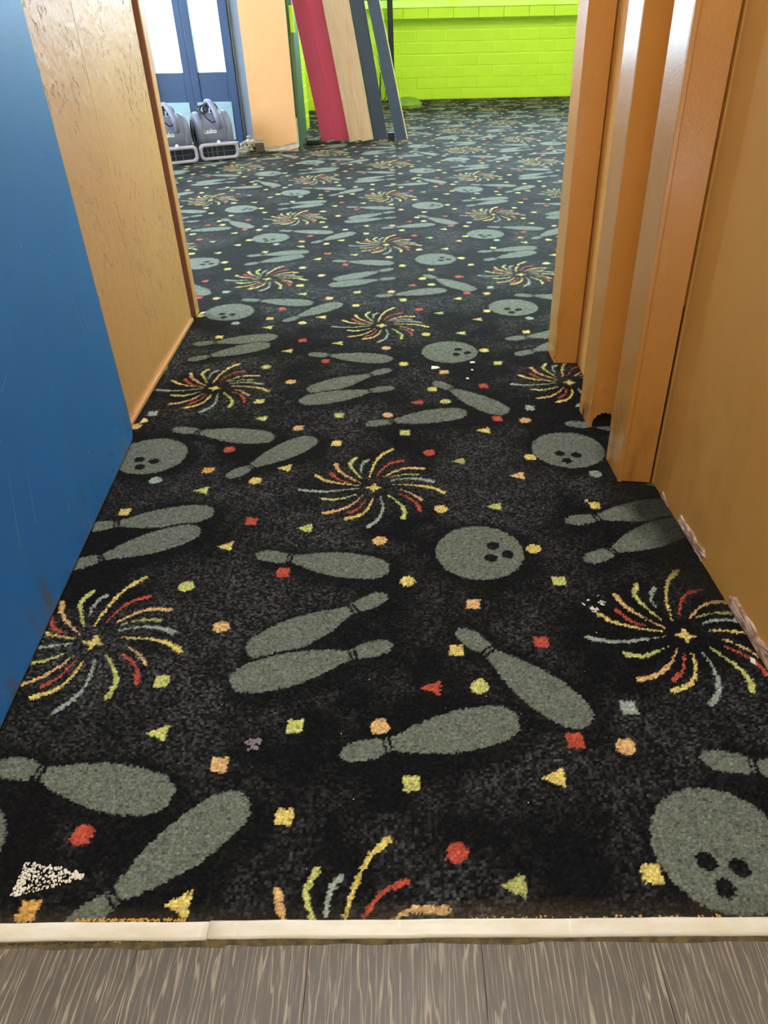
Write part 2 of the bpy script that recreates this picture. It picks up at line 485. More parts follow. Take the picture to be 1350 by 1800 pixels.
for (bx, by), holes in BALLS:
    dx, dy = loc(bx, by)
    fill(dx * dx + dy * dy < 0.0775 ** 2, 'X')
    for hx, hy in holes:
        dx, dy = loc(hx, hy)
        fill((dx / 0.0115) ** 2 + (dy / 0.0115) ** 2 < 1, 'K', 0)
prof_s = np.array([0.0, 0.02, 0.06, 0.12, 0.18, 0.235, 0.2355, 0.252, 0.2525, 0.264, 0.2645, 0.284, 0.2845, 0.34, 0.45, 0.58, 0.70, 0.80, 0.90, 0.96, 0.99, 1.0])
prof_w = np.array([0.0, 0.009, 0.0150, 0.0165, 0.0150, 0.0125, -1, -1, 0.0105, 0.0105, -1, -1, 0.0105, 0.0150, 0.0245, 0.0318, 0.0340, 0.0330, 0.0290, 0.0215, 0.0125, 0.0])
for (ax, ay), (bx, by) in PINS:
    L = math.hypot(bx - ax, by - ay)
    ex, ey = (bx - ax) / L, (by - ay) / L
    dx, dy = loc((ax + bx) / 2, (ay + by) / 2)
    s = (dx * ex + dy * ey) / L + 0.5
    t = -dx * ey + dy * ex
    w = np.interp(s, prof_s, prof_w, left=-1, right=-1)
    near = (s > 0.24) & (np.abs(t) < w + 0.006) & (s > 0.3)
    tile[near] = PAL['K']; tmask[near] = 0          # dark outline that separates crossing pins
    fill(np.abs(t) < w, 'X')
for sh, co, (cx, cy) in CONF:
    dx, dy = loc(cx, cy)
    if sh == 'S':
        m = (np.abs(dx) < 0.0105) & (np.abs(dy) < 0.0115)
    elif sh == 'C':
        m = dx * dx + dy * dy < 0.0130 ** 2
    else:
        m = (dx < 0.0110) & (np.abs(dy) < (dx + 0.018) * 0.50)
    fill(m, co)

def seg_dist(dx, dy, a, b):
    vx, vy = b[0] - a[0], b[1] - a[1]
    L2 = vx * vx + vy * vy + 1e-12
    t = np.clip(((dx - a[0]) * vx + (dy - a[1]) * vy) / L2, 0, 1)
    return np.hypot(dx - a[0] - t * vx, dy - a[1] - t * vy), t

def smooth_curve(pts, n=14):
    P = [np.array(p) for p in pts]
    P = [2 * P[0] - P[1]] + P + [2 * P[-1] - P[-2]]
    res = []
    k = len(P) - 3
    for i in range(n):
        f = i / (n - 1) * k
        j = min(int(f), k - 1); t = f - j
        p0, p1, p2, p3 = P[j:j + 4]
        res.append(0.5 * ((2 * p1) + (-p0 + p2) * t + (2 * p0 - 5 * p1 + 4 * p2 - p3) * t * t + (-p0 + 3 * p1 - 3 * p2 + p3) * t ** 3))
    return res

for (cx, cy) in PINWHEELS:
    dx, dy = loc(cx, cy)
    win = (np.abs(dx) < 0.19) & (np.abs(dy) < 0.19)
    wx, wy = dx[win], dy[win]
    colr = np.zeros((wx.size, 3)); hit = np.zeros(wx.size, bool)
    for co, pts in RAYS:
        cur = smooth_curve(pts)
        thin = 0.72 if co in 'gp' else (0.85 if co == 'R' else 1.0)
        for i in range(len(cur) - 1):
            f = i / (len(cur) - 2)
            d, t = seg_dist(wx, wy, cur[i], cur[i + 1])
            m = d < (0.0013 + 0.0030 * f) * thin
            colr[m] = PAL[co]; hit |= m
    ang = np.arctan2(wy, wx); rad = np.hypot(wx, wy)
    m = rad < 0.0085 + 0.0085 * np.maximum(0, np.cos(4 * ang + 0.4)) ** 2
    colr[m] = PAL['Y']; hit |= m
    sub = tile[win]; sub[hit] = colr[hit]; tile[win] = sub
    sm = tmask[win]; sm[hit] = 1; tmask[win] = sm

def blur(a, ny, nx):
    for ax, n in ((0, ny), (1, nx)):
        if n > 1:
            acc = np.zeros_like(a)
            for k in range(n):
                acc += np.roll(a, k - n // 2, axis=ax)
            a = acc / n
    return a

def vnoise(x, y, scale, seed):
    """smooth value noise"""
    g = np.random.default_rng(seed).random((64, 64))
    X, Y = x / scale, y / scale
    i, j = np.floor(X).astype(int), np.floor(Y).astype(int)
    fx, fy = X - i, Y - j
    fx, fy = fx * fx * (3 - 2 * fx), fy * fy * (3 - 2 * fy)
    a, b_ = g[i % 64, j % 64], g[(i + 1) % 64, j % 64]
    c, d = g[i % 64, (j + 1) % 64], g[(i + 1) % 64, (j + 1) % 64]
    return (a * (1 - fx) + b_ * fx) * (1 - fy) + (c * (1 - fx) + d * fx) * fy

def wall_right_x(y):
    return 0.5408 - 0.0437 * y

ZONES = [  # x0, x1, y0, y1, step x, step y, pile relief, sample jitter
    (-0.78, 0.62, 0.385, 1.45, 0.0020, 0.0019, 1.0, 0.0009),
    (-0.78, 0.62, 1.45, 2.40, 0.0026, 0.0030, 0.9, 0.0011),
    (-1.90, 1.70, 2.40, 4.60, 0.0045, 0.0060, 0.6, 0.0015),
    (-3.20, 3.00, 4.60, 8.75, 0.0095, 0.0130, 0.4, 0.002),
    (-3.20, -1.90, 2.40, 4.60, 0.03, 0.03, 0.3, 0.002),
    (1.70, 4.40, 2.40, 8.75, 0.03, 0.03, 0.3, 0.002)]
# the yarn round the big motifs is pure black, without the grey heather
big = (np.abs(tile - PAL['X']).sum(-1) < 1e-6).astype(float)
th_ = np.roll(np.clip(blur(big, 41, 41) * 4.0, 0, 1), (-7, 6), (0, 1))
VV, FF, CC = [], [], []
base = 0
for x0, x1, y0, y1, sx, sy, relief, jit in ZONES:
    y1 = min(y1 + sy, 8.76)
    nx, ny = int(math.ceil((x1 - x0) / sx)) + 1, int(math.ceil((y1 - y0) / sy)) + 1
    X, Y = np.meshgrid(np.linspace(x0, x1, nx), np.linspace(y0, y1, ny))
    ti, tj = np.arange(ny) // 2, np.arange(nx) // 2                     # one tuft = 2 x 2 vertices
    tsh = (ny // 2 + 1, nx // 2 + 1)
    per = lambda a: a[ti][:, tj]
    jx = X + per(rng.normal(0, jit, tsh)) + rng.normal(0, jit * 0.4, X.shape)
    jy = Y + per(rng.normal(0, jit * 0.9, tsh)) + rng.normal(0, jit * 0.4, X.shape)
    ttone = per(rng.normal(0, 1, tsh)); tfl = per(rng.random(tsh))
    lx, ly = jx - ORG[0], jy - ORG[1]
    c5, s5 = math.cos(0.0027), math.sin(0.0027)
    lx, ly = c5 * lx + s5 * ly, -s5 * lx + c5 * ly
    uu = lx / HWM
    ly = ly + 0.0098 * 0.8 * uu
    kx, ky = max(1, int(round(sx / PX))), max(1, int(round(sy / PX)))
    tl = blur(tile, ky, kx); tm = blur(tmask, ky, kx)
    ix = np.floor(lx / TW * NXT).astype(int) % NXT
    iy = np.floor(ly / TH * NYT).astype(int) % NYT
    col = tl[iy, ix].copy(); mk = tm[iy, ix]
    # heathered pile: light flecks among the black yarn, denser where the carpet is worn
    wear = 0.55 * vnoise(X, Y, 0.16, 3) + 0.30 * vnoise(X + 3, Y + 5, 0.055, 4) + 0.15 * vnoise(X, Y, 0.02, 5)
    wear = np.clip((wear - 0.36) * 2.6, 0, 1)
    fleck = (0.7 * tfl + 0.3 * rng.random(X.shape)) ** 2.6
    halo = th_[iy, ix]
    wear = wear * (1 - 0.85 * halo)
    if sx > 0.004:
        fleck = 0.19 + 0.55 * (fleck - 0.25)
    grey = lin(112, 114, 114)
    f = (fleck * (0.05 + 0.80 * wear))[..., None]
    dark = (1 - mk)[..., None]
    col = col * (1 - f * dark) + grey * f * dark
    var = (1.0 + ttone * (0.17 if sx < 0.004 else 0.10))[..., None]
    col = np.clip(col * var, 0.001, 1)
    # trodden-in grime along the right wall of the passage
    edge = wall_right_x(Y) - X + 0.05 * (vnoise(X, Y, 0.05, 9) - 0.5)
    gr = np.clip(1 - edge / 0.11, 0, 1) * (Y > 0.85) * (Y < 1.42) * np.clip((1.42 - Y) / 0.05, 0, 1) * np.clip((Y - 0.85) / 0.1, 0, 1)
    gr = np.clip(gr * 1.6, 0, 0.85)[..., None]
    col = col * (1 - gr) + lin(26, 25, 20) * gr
    # brown dirt band by the threshold
    dr = np.clip(1 - (Y - 0.395) / 0.03, 0, 1) * np.clip(0.25 + 0.9 * vnoise(X, Y, 0.12, 14), 0, 1) * 0.6
    col = col * (1 - dr[..., None]) + lin(96, 84, 62) * dr[..., None]
    row = (np.arange(ny) % 2)[:, None]
    sl = np.interp(Y, [1.1, 1.6, 2.6, 5.0], [1.15, 0.65, 0.14, 0.05])      # slope of the pile rows
    Z = (row - 0.4 + rng.normal(0, 0.30, X.shape)) * sl * np.minimum(sy, 0.008)
    VV.append(np.stack([X, Y, Z], -1).reshape(-1, 3))
    idx = (np.arange(nx * ny).reshape(ny, nx)) + base
    FF.append(np.stack([idx[:-1, :-1], idx[:-1, 1:], idx[1:, 1:], idx[1:, :-1]], -1).reshape(-1, 4))
    CC.append(col.reshape(-1, 3))
    base += nx * ny
bk_ = np.array([(-3.2, 2.40, -0.004), (4.4, 2.40, -0.004), (4.4, 8.9, -0.004), (-3.2, 8.9, -0.004), (-0.8, 0.385, -0.004), (0.62, 0.385, -0.004), (0.62, 2.45, -0.004), (-0.8, 2.45, -0.004)])
VV.append(bk_); FF.append(np.array([[0, 1, 2, 3], [4, 5, 6, 7]]) + base); CC.append(np.zeros((8, 3)) + lin(18, 19, 21))
VV = np.concatenate(VV); FF = np.concatenate(FF); CC = np.concatenate(CC)
me = bpy.data.meshes.new('floor')
me.vertices.add(len(VV)); me.vertices.foreach_set('co', VV.astype(np.float32).ravel())
me.loops.add(FF.size); me.loops.foreach_set('vertex_index', FF.astype(np.int32).ravel())
me.polygons.add(len(FF))
me.polygons.foreach_set('loop_start', np.arange(0, FF.size, 4, dtype=np.int32))
me.polygons.foreach_set('loop_total', np.full(len(FF), 4, dtype=np.int32))
me.update(calc_edges=True)
at = me.color_attributes.new('yarn', 'FLOAT_COLOR', 'POINT')
at.data.foreach_set('color', np.concatenate([CC, np.ones((len(CC), 1))], 1).astype(np.float32).ravel())
me.polygons.foreach_set('use_smooth', np.ones(len(FF), dtype=bool))
M_carpet = bpy.data.materials.new('patterned carpet pile')
M_carpet.use_nodes = True
nt = M_carpet.node_tree
b = nt.nodes['Principled BSDF']
va = nt.nodes.new('ShaderNodeVertexColor'); va.layer_name = 'yarn'
tc = nt.nodes.new('ShaderNodeTexCoord')
nz = nt.nodes.new('ShaderNodeTexNoise'); nz.inputs['Scale'].default_value = 330; nz.inputs['Detail'].default_value = 3
nt.links.new(tc.outputs['Object'], nz.inputs['Vector'])
mr = nt.nodes.new('ShaderNodeMapRange'); mr.inputs['From Min'].default_value = 0.3; mr.inputs['From Max'].default_value = 0.7
mr.inputs['To Min'].default_value = 0.55; mr.inputs['To Max'].default_value = 1.35
nt.links.new(nz.outputs['Fac'], mr.inputs['Value'])
mxm = nt.nodes.new('ShaderNodeMix'); mxm.data_type = 'RGBA'; mxm.blend_type = 'MULTIPLY'; mxm.inputs['Factor'].default_value = 1.0
nt.links.new(va.outputs['Color'], mxm.inputs['A']); nt.links.new(mr.outputs[0], mxm.inputs['B'])
nt.links.new(mxm.outputs['Result'], b.inputs['Base Color'])
b.inputs['Roughness'].default_value = 0.85
b.inputs['Specular IOR Level'].default_value = 0.10
b.inputs['Sheen Weight'].default_value = 0.03
b.inputs['Sheen Roughness'].default_value = 0.5
bp = nt.nodes.new('ShaderNodeBump'); bp.inputs['Strength'].default_value = 0.5; bp.inputs['Distance'].default_value = 0.002
nt.links.new(nz.outputs['Fac'], bp.inputs['Height']); nt.links.new(bp.outputs['Normal'], b.inputs['Normal'])
me.materials.append(M_carpet)
floor = link_mesh('floor', me)
tag(floor, 'black carpet woven with bowling pins, balls, pinwheel fireworks and confetti', 'carpet', kind='structure')

# ------------------------------------------------------------------ vinyl planks in front of the threshold
fl2 = empty('floor.001', (0, 0, 0))
tag(fl2, 'grey wood-look vinyl plank floor in front of the cream threshold strip', 'plank floor', kind='structure')
PWID = 0.178
obj('underlay', box(-1.7, 1.7, -2.2, 0.384, -0.03, -0.0115), M_crack, fl2)
sk = -0.0148                       # the threshold runs slightly askew
def ystrip(x): return 0.3795 + sk * x
x = 0.062 - 5 * PWID
k = 0
while x < 1.2:
    ye = ystrip(x + PWID / 2) + 0.004
    brk = -0.55 - 0.37 * (k % 3)
    for (ya, yb) in ((-2.2, brk - 0.0006), (brk + 0.0006, ye)):
        bm = box(x + 0.0002, x + PWID - 0.0002, ya, yb, -0.012, -0.001, 0.0003, 1)
        obj('plank', bm, M_vinyl, fl2)
    x += PWID; k += 1

# threshold strip, two lengths butted together
tr1 = empty('trim_1', (-0.222, 0.3795, 0))
tag(tr1, 'cream metal threshold strip between the carpet and the grey planks', 'threshold strip', kind='structure')
def strip_mesh(x0, x1, dy=0.0):
    bm = bmesh.new()
    sec = [(-0.0005, -0.002), (-0.0005, 0.0035), (0.002, 0.0052), (0.014, 0.0064), (0.0165, 0.0058), (0.0175, 0.003), (0.0175, -0.002)]
    n = 40
    rings = []
    for i in range(n + 1):
        xx = x0 + (x1 - x0) * i / n
        wob = 0.0003 * math.sin(xx * 31) + 0.0002 * math.sin(xx * 77)
        yb = 0.0035 + sk * (xx)
        rings.append([bm.verts.new((xx + 0.222, yb + y + dy + wob, z)) for y, z in sec])
    for i in range(n):
        A, B = rings[i], rings[i + 1]
        for j in range(len(sec)):
            bm.faces.new((A[j], A[(j + 1) % len(sec)], B[(j + 1) % len(sec)], B[j]))
    bm.faces.new(rings[0]); bm.faces.new(rings[-1][::-1])
    return bm
obj('strip_section', strip_mesh(-0.66, -0.2232, 0.0), M_strip, tr1, True)
obj('strip_section', strip_mesh(-0.2224, 0.54, 0.0009), M_strip, tr1, True)
bm = bmesh.new()
pts_a, pts_b = [], []
for i in range(161):
    xx = -0.62 + 1.14 * i / 160
    yb = 0.3835 + sk * xx - 0.3795
    w = 0.0025 + 0.0035 * vnoise(np.array([xx + 2]), np.array([0.3]), 0.03, 21)[0] + (0.003 if xx < -0.2 else 0)
    pts_a.append(bm.verts.new((xx + 0.222, yb, 0.0012))); pts_b.append(bm.verts.new((xx + 0.222, yb - w - 0.0005, -0.0009)))
for i in range(160):
    bm.faces.new((pts_a[i], pts_b[i], pts_b[i + 1], pts_a[i + 1]))
tag(obj('adhesive_residue', bm, M_glue, tr1), 'brown old adhesive along the strip')
bm = bmesh.new()
for i in range(170):
    xx = random.choice([random.uniform(-0.37, -0.25), random.uniform(-0.37, -0.25), random.uniform(0.05, 0.45)])
    yy = 0.3795 + 0.0215 + sk * xx + random.uniform(0, 0.003)
    s = random.uniform(0.0007, 0.0016)
    mtx = Matrix.Translation((xx + 0.222, yy - 0.3795, 0.003)) @ Matrix.Rotation(random.random() * 3, 4, 'Z') @ Matrix.Diagonal((s * 1.6, s, s, 1))
    bmesh.ops.create_icosphere(bm, subdivisions=1, radius=1.0, matrix=mtx)
o = obj('adhesive_crumbs', bm, M_gluey, tr1); tag(o, 'yellow glue crumbs at the carpet edge', kind='stuff')

# ------------------------------------------------------------------ passage: left side
WH = 2.5
wl = empty('wall_left', (-0.66, 1.3, 0))
tag(wl, 'orange painted rough plaster wall on the left beyond the blue door', 'wall', kind='structure')
def child_off(o, parent):
    """keep world position of geometry that was written in world coordinates"""
    o.matrix_parent_inverse = Matrix.Translation(-Vector(parent.location))
    return o
wlf = lambda y: -0.6185 - 0.02416 * y          # wall face
bm = prism([(wlf(0.39), 0.39), (wlf(1.81), 1.81), (-0.80, 1.81), (-0.80, 0.39)], 0, WH)
child_off(obj('wall_panel', bm, M_orange_l, wl), wl)
bm = prism([(wlf(1.8105) , 1.8105), (wlf(2.257), 2.257), (-0.80, 2.257), (-0.80, 1.8105)], 0, WH, 0.003, 2)
child_off(obj('wall_panel', bm, M_orange_l, wl), wl)
bbl = obj('baseboard_left', prism([(wlf(1.40) + 0.009, 1.40), (wlf(2.25) + 0.007, 2.25), (wlf(2.25) - 0.002, 2.25), (wlf(1.40) - 0.002, 1.40)], 0, 0.013, 0.003, 2), M_orange_l)
tag(bbl, 'thin orange painted base bead along the foot of the left wall', 'baseboard', kind='structure')
t5 = empty('trim_2', (-0.69, 2.31, 0))
tag(t5, 'narrow orange door casing at the far end of the left wall', 'door casing', kind='structure')
child_off(obj('casing_board', prism([(-0.78, 2.2905), (-0.6655, 2.2905), (-0.668, 2.335), (-0.78, 2.335)], 0, 2.2, 0.002, 2), M_orange_l, t5), t5)
child_off(tag(obj('stop_face', prism([(-0.76, 2.287), (-0.6675, 2.287), (-0.6675, 2.2900), (-0.76, 2.2900)], 0, 2.2), M_brownface, t5), 'brown painted face of the casing'), t5)

# blue door standing open along the left wall
d1 = empty('door_1', (-0.626, 1.491, 0))
tag(d1, 'scuffed blue painted flat door standing open on the left', 'door', kind='structure')
P0, P1 = Vector((-0.5565, 0.60)), Vector((-0.6262, 1.493))
dv = (P1 - P0).normalized(); dn = Vector((-dv.y, dv.x))      # dn points to the wall
TK = 0.020
Ld = (P1 - P0).length
cr = 0.022
outl = [(0, 0.006), (Ld - cr, 0.006)] + [(Ld - cr + cr * math.sin(a), 0.006 + cr * 1.6 * (1 - math.cos(a))) for a in [math.pi / 2 * i / 6 for i in range(1, 7)]] + [(Ld, 2.03), (0, 2.03)]
bm = plate(outl, (P0.x, P0.y, 0), (dv.x, dv.y, 0), (0, 0, 1), (dn.x, dn.y, 0), TK)
bmesh.ops.bevel(bm, geom=bm.edges[:], offset=0.0012, segments=1, affect='EDGES', clamp_overlap=True)
child_off(obj('door_leaf', bm, M_blue, d1), d1)
bm = plate([(0.0, 0.0045), (Ld - cr, 0.0045), (Ld - cr, 0.0062), (0, 0.0062)], (P0.x, P0.y, 0), (dv.x, dv.y, 0), (0, 0, 1), (dn.x, dn.y, 0), TK)
child_off(tag(obj('bottom_edge', bm, M_steel_edge, d1), 'bare worn metal bottom edge'), d1)
bm = bmesh.new()        # paint specks and scratches proud of the door face
for (s, z, l, w, a) in [(0.86, 0.10, 0.006, 0.002, 1.4), (0.80, 0.07, 0.004, 0.002, 1.5), (0.785, 0.075, 0.004, 0.002, 1.5), (0.55, 0.28, 0.003, 0.002, 1.2), (0.62, 0.12, 0.004, 0.002, 1.2), (0.70, 0.46, 0.003, 0.002, 1), (0.60, 0.50, 0.003, 0.0018, 1), (0.80, 0.60, 0.003, 0.002, 1), (0.33, 0.30, 0.003, 0.002, 1),
                        (0.30, 0.205, 0.11, 0.0009, 1.15), (0.36, 0.19, 0.09, 0.0009, 1.2), (0.79, 0.31, 0.05, 0.0007, 1.8), (0.76, 0.33, 0.09, 0.0006, 1.75), (0.40, 0.36, 0.04, 0.0007, 0.4), (0.47, 0.10, 0.02, 0.0012, 1.2)]:
    ca, sa = math.cos(a), math.sin(a)
    q = [(-l / 2, -w / 2), (l / 2, -w / 2 * 0.4), (l / 2, w / 2 * 0.4), (-l / 2, w / 2)]
    vs = []
    for (p, r) in q:
        ss, zz = s + p * ca - r * sa, z + p * sa + r * ca
        vs.append(bm.verts.new((P0.x + dv.x * ss - dn.x * 0.0006, P0.y + dv.y * ss - dn.y * 0.0006, zz)))
    bm.faces.new(vs)
M_scr = mat('pale scratch', srgb(170, 196, 214), 0.6)
o = obj('scratches', bm, M_scr, d1); child_off(o, d1); tag(o, 'pale scratches and paint specks', kind='stuff')

# ------------------------------------------------------------------ passage: right side
wr = empty('wall_right', (0.50, 0.8, 0))
tag(wr, 'smooth orange painted wall on the right with broken plaster along its foot', 'wall', kind='structure')
wrx = lambda y: wall_right_x(y)
bm = prism([(wrx(0.39), 0.39), (wrx(1.250), 1.250), (0.62, 1.250), (0.62, 0.39)], 0, WH)
child_off(obj('wall_panel', bm, M_orange_r, wr), wr)
def plaster_patch(pts, th=0.0035):
    """pts = (distance along the wall as y, height) outline of a spot where the paint skin is gone"""
    n = Vector((-1, -0.0437, 0)).normalized()
    bm = bmesh.new()
    cy = sum(p[0] for p in pts) / len(pts); cz = sum(p[1] for p in pts) / len(pts)
    dense = []
    for i in range(len(pts)):
        a, b_ = pts[i], pts[(i + 1) % len(pts)]
        for k in range(4):
            t = k / 4
            jy, jz = random.uniform(-1, 1) * 0.0022, random.uniform(-1, 1) * 0.0018
            dense.append((a[0] + (b_[0] - a[0]) * t + jy, max(0.0, a[1] + (b_[1] - a[1]) * t + jz)))
    def P(y, z, d):
        return bm.verts.new((wrx(y) + n.x * d, y + n.y * d, z))
    ro = [P(y, z, -0.0005) for y, z in dense]
    ri = [P(cy + (y - cy) * 0.93, cz + (z - cz) * 0.82, th * random.uniform(0.5, 1.1)) for y, z in dense]
    rm = [P(cy + (y - cy) * 0.5, cz + (z - cz) * 0.45, th * random.uniform(0.3, 1.3)) for y, z in dense]
    c = P(cy, cz, th)
    m = len(dense)
    for i in range(m):
        j = (i + 1) % m
        bm.faces.new((ro[i], ro[j], ri[j], ri[i])); bm.faces.new((ri[i], ri[j], rm[j], rm[i])); bm.faces.new((rm[i], rm[j], c))
    o = child_off(obj('broken_plaster', bm, M_plaster, wr), wr)
    return tag(o, 'pinkish broken plaster patch')
plaster_patch([(1.118, 0.004), (1.105, 0.024), (1.08, 0.022), (1.05, 0.026), (1.02, 0.021), (0.995, 0.027), (0.985, 0.019), (1.0, 0.008), (0.99, 0.0), (1.05, 0.0)])
plaster_patch([(0.888, 0.0), (0.889, 0.020), (0.870, 0.031), (0.845, 0.028), (0.815, 0.031), (0.78, 0.026), (0.75, 0.032), (0.70, 0.024), (0.66, 0.018), (0.60, 0.0), (0.75, 0.0)])
plaster_patch([(1.205, 0.0), (1.200, 0.016), (1.185, 0.010), (1.172, 0.004), (1.165, 0.0)], 0.002)
# plaster flakes / loose chip held on the wall foot
bk = obj('wall_right.001', prism([(0.4835, 1.2515), (0.4525, 1.80), (0.450, 1.94), (0.62, 1.94), (0.62, 1.2515)], 0, WH), M_orange_r)
tag(bk, 'orange recessed wall strip behind the three door posts', 'wall', kind='structure')

def post(name, pts, label, bev=0.002, h=2.25, z0=0.002):
    o = obj(name, prism(pts, z0, h, bev, 2), M_post)
    return tag(o, label, 'door post', 'orange posts of the door frame', 'structure')
# nearest post: front board with a narrow edge strip, dark seam between
t3 = empty('trim_3', (0.44, 1.30, 0))
tag(t3, 'nearest glossy orange door post, beside the right wall', 'door post', 'orange posts of the door frame', 'structure')
child_off(obj('post_board', prism([(0.4243, 1.2585), (0.4785, 1.250), (0.4755, 1.345), (0.4125, 1.348), (0.4160, 1.266)], 0.002, 2.25, 0.0015, 2), M_post, t3), t3)
child_off(obj('edge_strip', prism([(0.4150, 1.2563), (0.4228, 1.2545), (0.4235, 1.2600), (0.4152, 1.2650)], 0.002, 2.25, 0.0012, 2), M_post, t3), t3)
child_off(tag(obj('seam', prism([(0.4755, 1.262), (0.4825, 1.2560), (0.4825, 1.30), (0.4755, 1.30)], 0.0, 0.36), M_crack, t3), 'dark open crack between post and wall'), t3)
# middle post, hole broken into the foot of its front
t4 = empty('trim_4', (0.435, 1.535, 0))
tag(t4, 'middle orange door post with a hole broken in its foot', 'door post', 'orange posts of the door frame', 'structure')
child_off(obj('post_board', prism([(0.4070, 1.497), (0.4665, 1.494), (0.4655, 1.576), (0.4025, 1.578)], 0.05, 2.25, 0.001, 1), M_post, t4), t4)
ftl, ftr = Vector((0.4070, 1.4915, 0)), Vector((0.4685, 1.4885, 0))
e = (ftr - ftl).normalized(); LL = (ftr - ftl).length
hole = [(0, 0.001), (0.0055, 0.001), (0.0065, 0.016), (0.0085, 0.022), (0.013, 0.027), (0.017, 0.0335), (0.021, 0.032), (0.024, 0.038), (0.029, 0.036), (0.033, 0.039), (0.038, 0.035), (0.043, 0.037), (0.047, 0.030), (0.0485, 0.0), (LL, 0.0), (LL, 2.25), (0, 2.25)]
bm = plate(hole, ftl, e, (0, 0, 1), (-e.y, e.x, 0), 0.0055)
child_off(obj('front_board', bm, M_post, t4), t4)
child_off(obj('side_board', plate([(0, 0.0), (0.082, 0.0), (0.082, 0.05), (0, 0.05)], (0.4066, 1.4972, 0), (-0.05, 0.9987, 0), (0, 0, 1), (1, 0.05, 0), 0.004), M_post, t4), t4)
child_off(tag(obj('hollow', prism([(0.4118, 1.4985), (0.4660, 1.4965), (0.464, 1.570), (0.412, 1.572)], 0.0, 0.0495), M_crack, t4), 'dark hollow inside the post'), t4)
child_off(tag(obj('paint_chip', plate([(0.040, 0.004), (0.048, 0.001), (0.051, 0.012), (0.047, 0.026), (0.043, 0.020)], (0.4062, 1.4972, 0), (-0.05, 0.9987, 0), (0, 0, 1), (-1, -0.05, 0), 0.0006), M_chipblue, t4), 'dark blue chip of older paint'), t4)
# far post
post('trim_5', [(0.3890, 1.856), (0.4490, 1.850), (0.4480, 1.944), (0.3865, 1.946)], 'farthest orange door post, at the edge of the big room')

# ------------------------------------------------------------------ far room shell
def wallbox(name, x0, x1, y0, y1, z0, z1, m, label):
    return tag(obj(name, box(x0, x1, y0, y1, z0, z1), m), label, 'wall', kind='structure')
RH = 2.75
wallbox('wall_front_left', -3.3, -0.80, 2.20, 2.33, 0, RH, M_inner, 'cream partition wall left of the passage, seen from the big room')
wallbox('wall_front_right', 0.62, 4.5, 1.80, 1.94, 0, RH, M_inner, 'cream partition wall right of the passage, seen from the big room')
wallbox('wall_front_header', -0.80, 0.62, 1.96, 2.30, 2.27, RH, M_inner, 'header wall above the passage opening')
wallbox('wall_far_right', 4.4, 4.5, 1.94, 9.0, 0, RH, M_lime, 'lime green side wall on the far right of the big room')
wl2 = empty('wall_far_left', (-3.25, 4.2, 0))
tag(wl2, 'cream left side wall of the big room with a wide window opening', 'wall', kind='structure')
for (ya, yb, za, zb) in ((2.33, 6.1, 0, 0.75), (2.33, 6.1, 2.25, RH), (2.33, 2.9, 0.75, 2.25), (5.5, 6.1, 0.75, 2.25)):
    child_off(obj('wall_panel', box(-3.3, -3.2, ya, yb, za, zb), M_inner, wl2), wl2)
cl = obj('ceiling', box(-3.3, 4.5, 1.94, 9.0, RH, RH + 0.1), M_ceil); tag(cl, 'plain white ceiling of the big room', 'ceiling', kind='structure')
cl = obj('ceiling.001', box(-1.8, 1.8, -2.3, 1.955, WH, WH + 0.1), M_ceil); tag(cl, 'plain white ceiling over the passage and the entry room', 'ceiling', kind='structure')
wallbox('wall_entry_left', -1.8, -1.7, -2.3, 0.40, 0, WH, M_inner, 'cream left wall of the entry room behind the camera')
wallbox('wall_entry_right', 1.7, 1.8, -2.3, 0.40, 0, WH, M_inner, 'cream right wall of the entry room behind the camera')
wallbox('wall_entry_back', -1.8, 1.8, -2.4, -2.3, 0, WH, M_inner, 'cream back wall of the entry room behind the camera')
wallbox('wall_entry_front_left', -1.7, -0.80, 0.30, 0.40, 0, WH, M_inner, 'cream wall left of the passage mouth')
wallbox('wall_entry_front_right', 0.62, 1.7, 0.30, 0.40, 0, WH, M_inner, 'cream wall right of the passage mouth')

# green brick wall at the back
BY0, BSL = 8.65, 0.0163
wb = empty('wall_back', (0.0, BY0, 0), math.atan(BSL))
tag(wb, 'lime green painted brick wall at the back with a projecting sill', 'wall', kind='structure')
obj('mortar_bed', box(-0.45, 4.5, 0.0045, 0.2, 0, 0.79), M_limejoint, wb)
obj('mortar_bed', box(-0.45, 4.5, 0.0045, 0.2, 2.3, RH), M_limejoint, wb)
BL, BH = 0.3045, 0.1
def brick_mesh(name, l, h, d, bev=0.003):
    bm = box(0, l, 0, d, 0, h, bev, 1)
    me = bpy.data.meshes.new(name)
    bmesh.ops.recalc_face_normals(bm, faces=bm.faces[:])
    bm.to_mesh(me); bm.free(); me.materials.append(M_lime)
    return me
bmesh_full = brick_mesh('brick', BL - 0.006, BH - 0.006, 0.05)
bmesh_cut = brick_mesh('brick_cut', BL - 0.006, 0.675 - 0.6 - 0.006, 0.05)
ROWS = [0.0, 0.095, 0.19, 0.29, 0.395, 0.497, 0.600]
for i, z in enumerate(ROWS):
    off = 0.146 if i % 2 == 1 else -0.006
    for k in range(-2, 15):
        xx = off + k * BL
        if xx > 4.1 or xx < -0.44: continue
        o = link_mesh('brick', bmesh_cut if i == 6 else bmesh_full, wb)
        o.location = (xx, random.uniform(-0.001, 0.0012), z + 0.003)
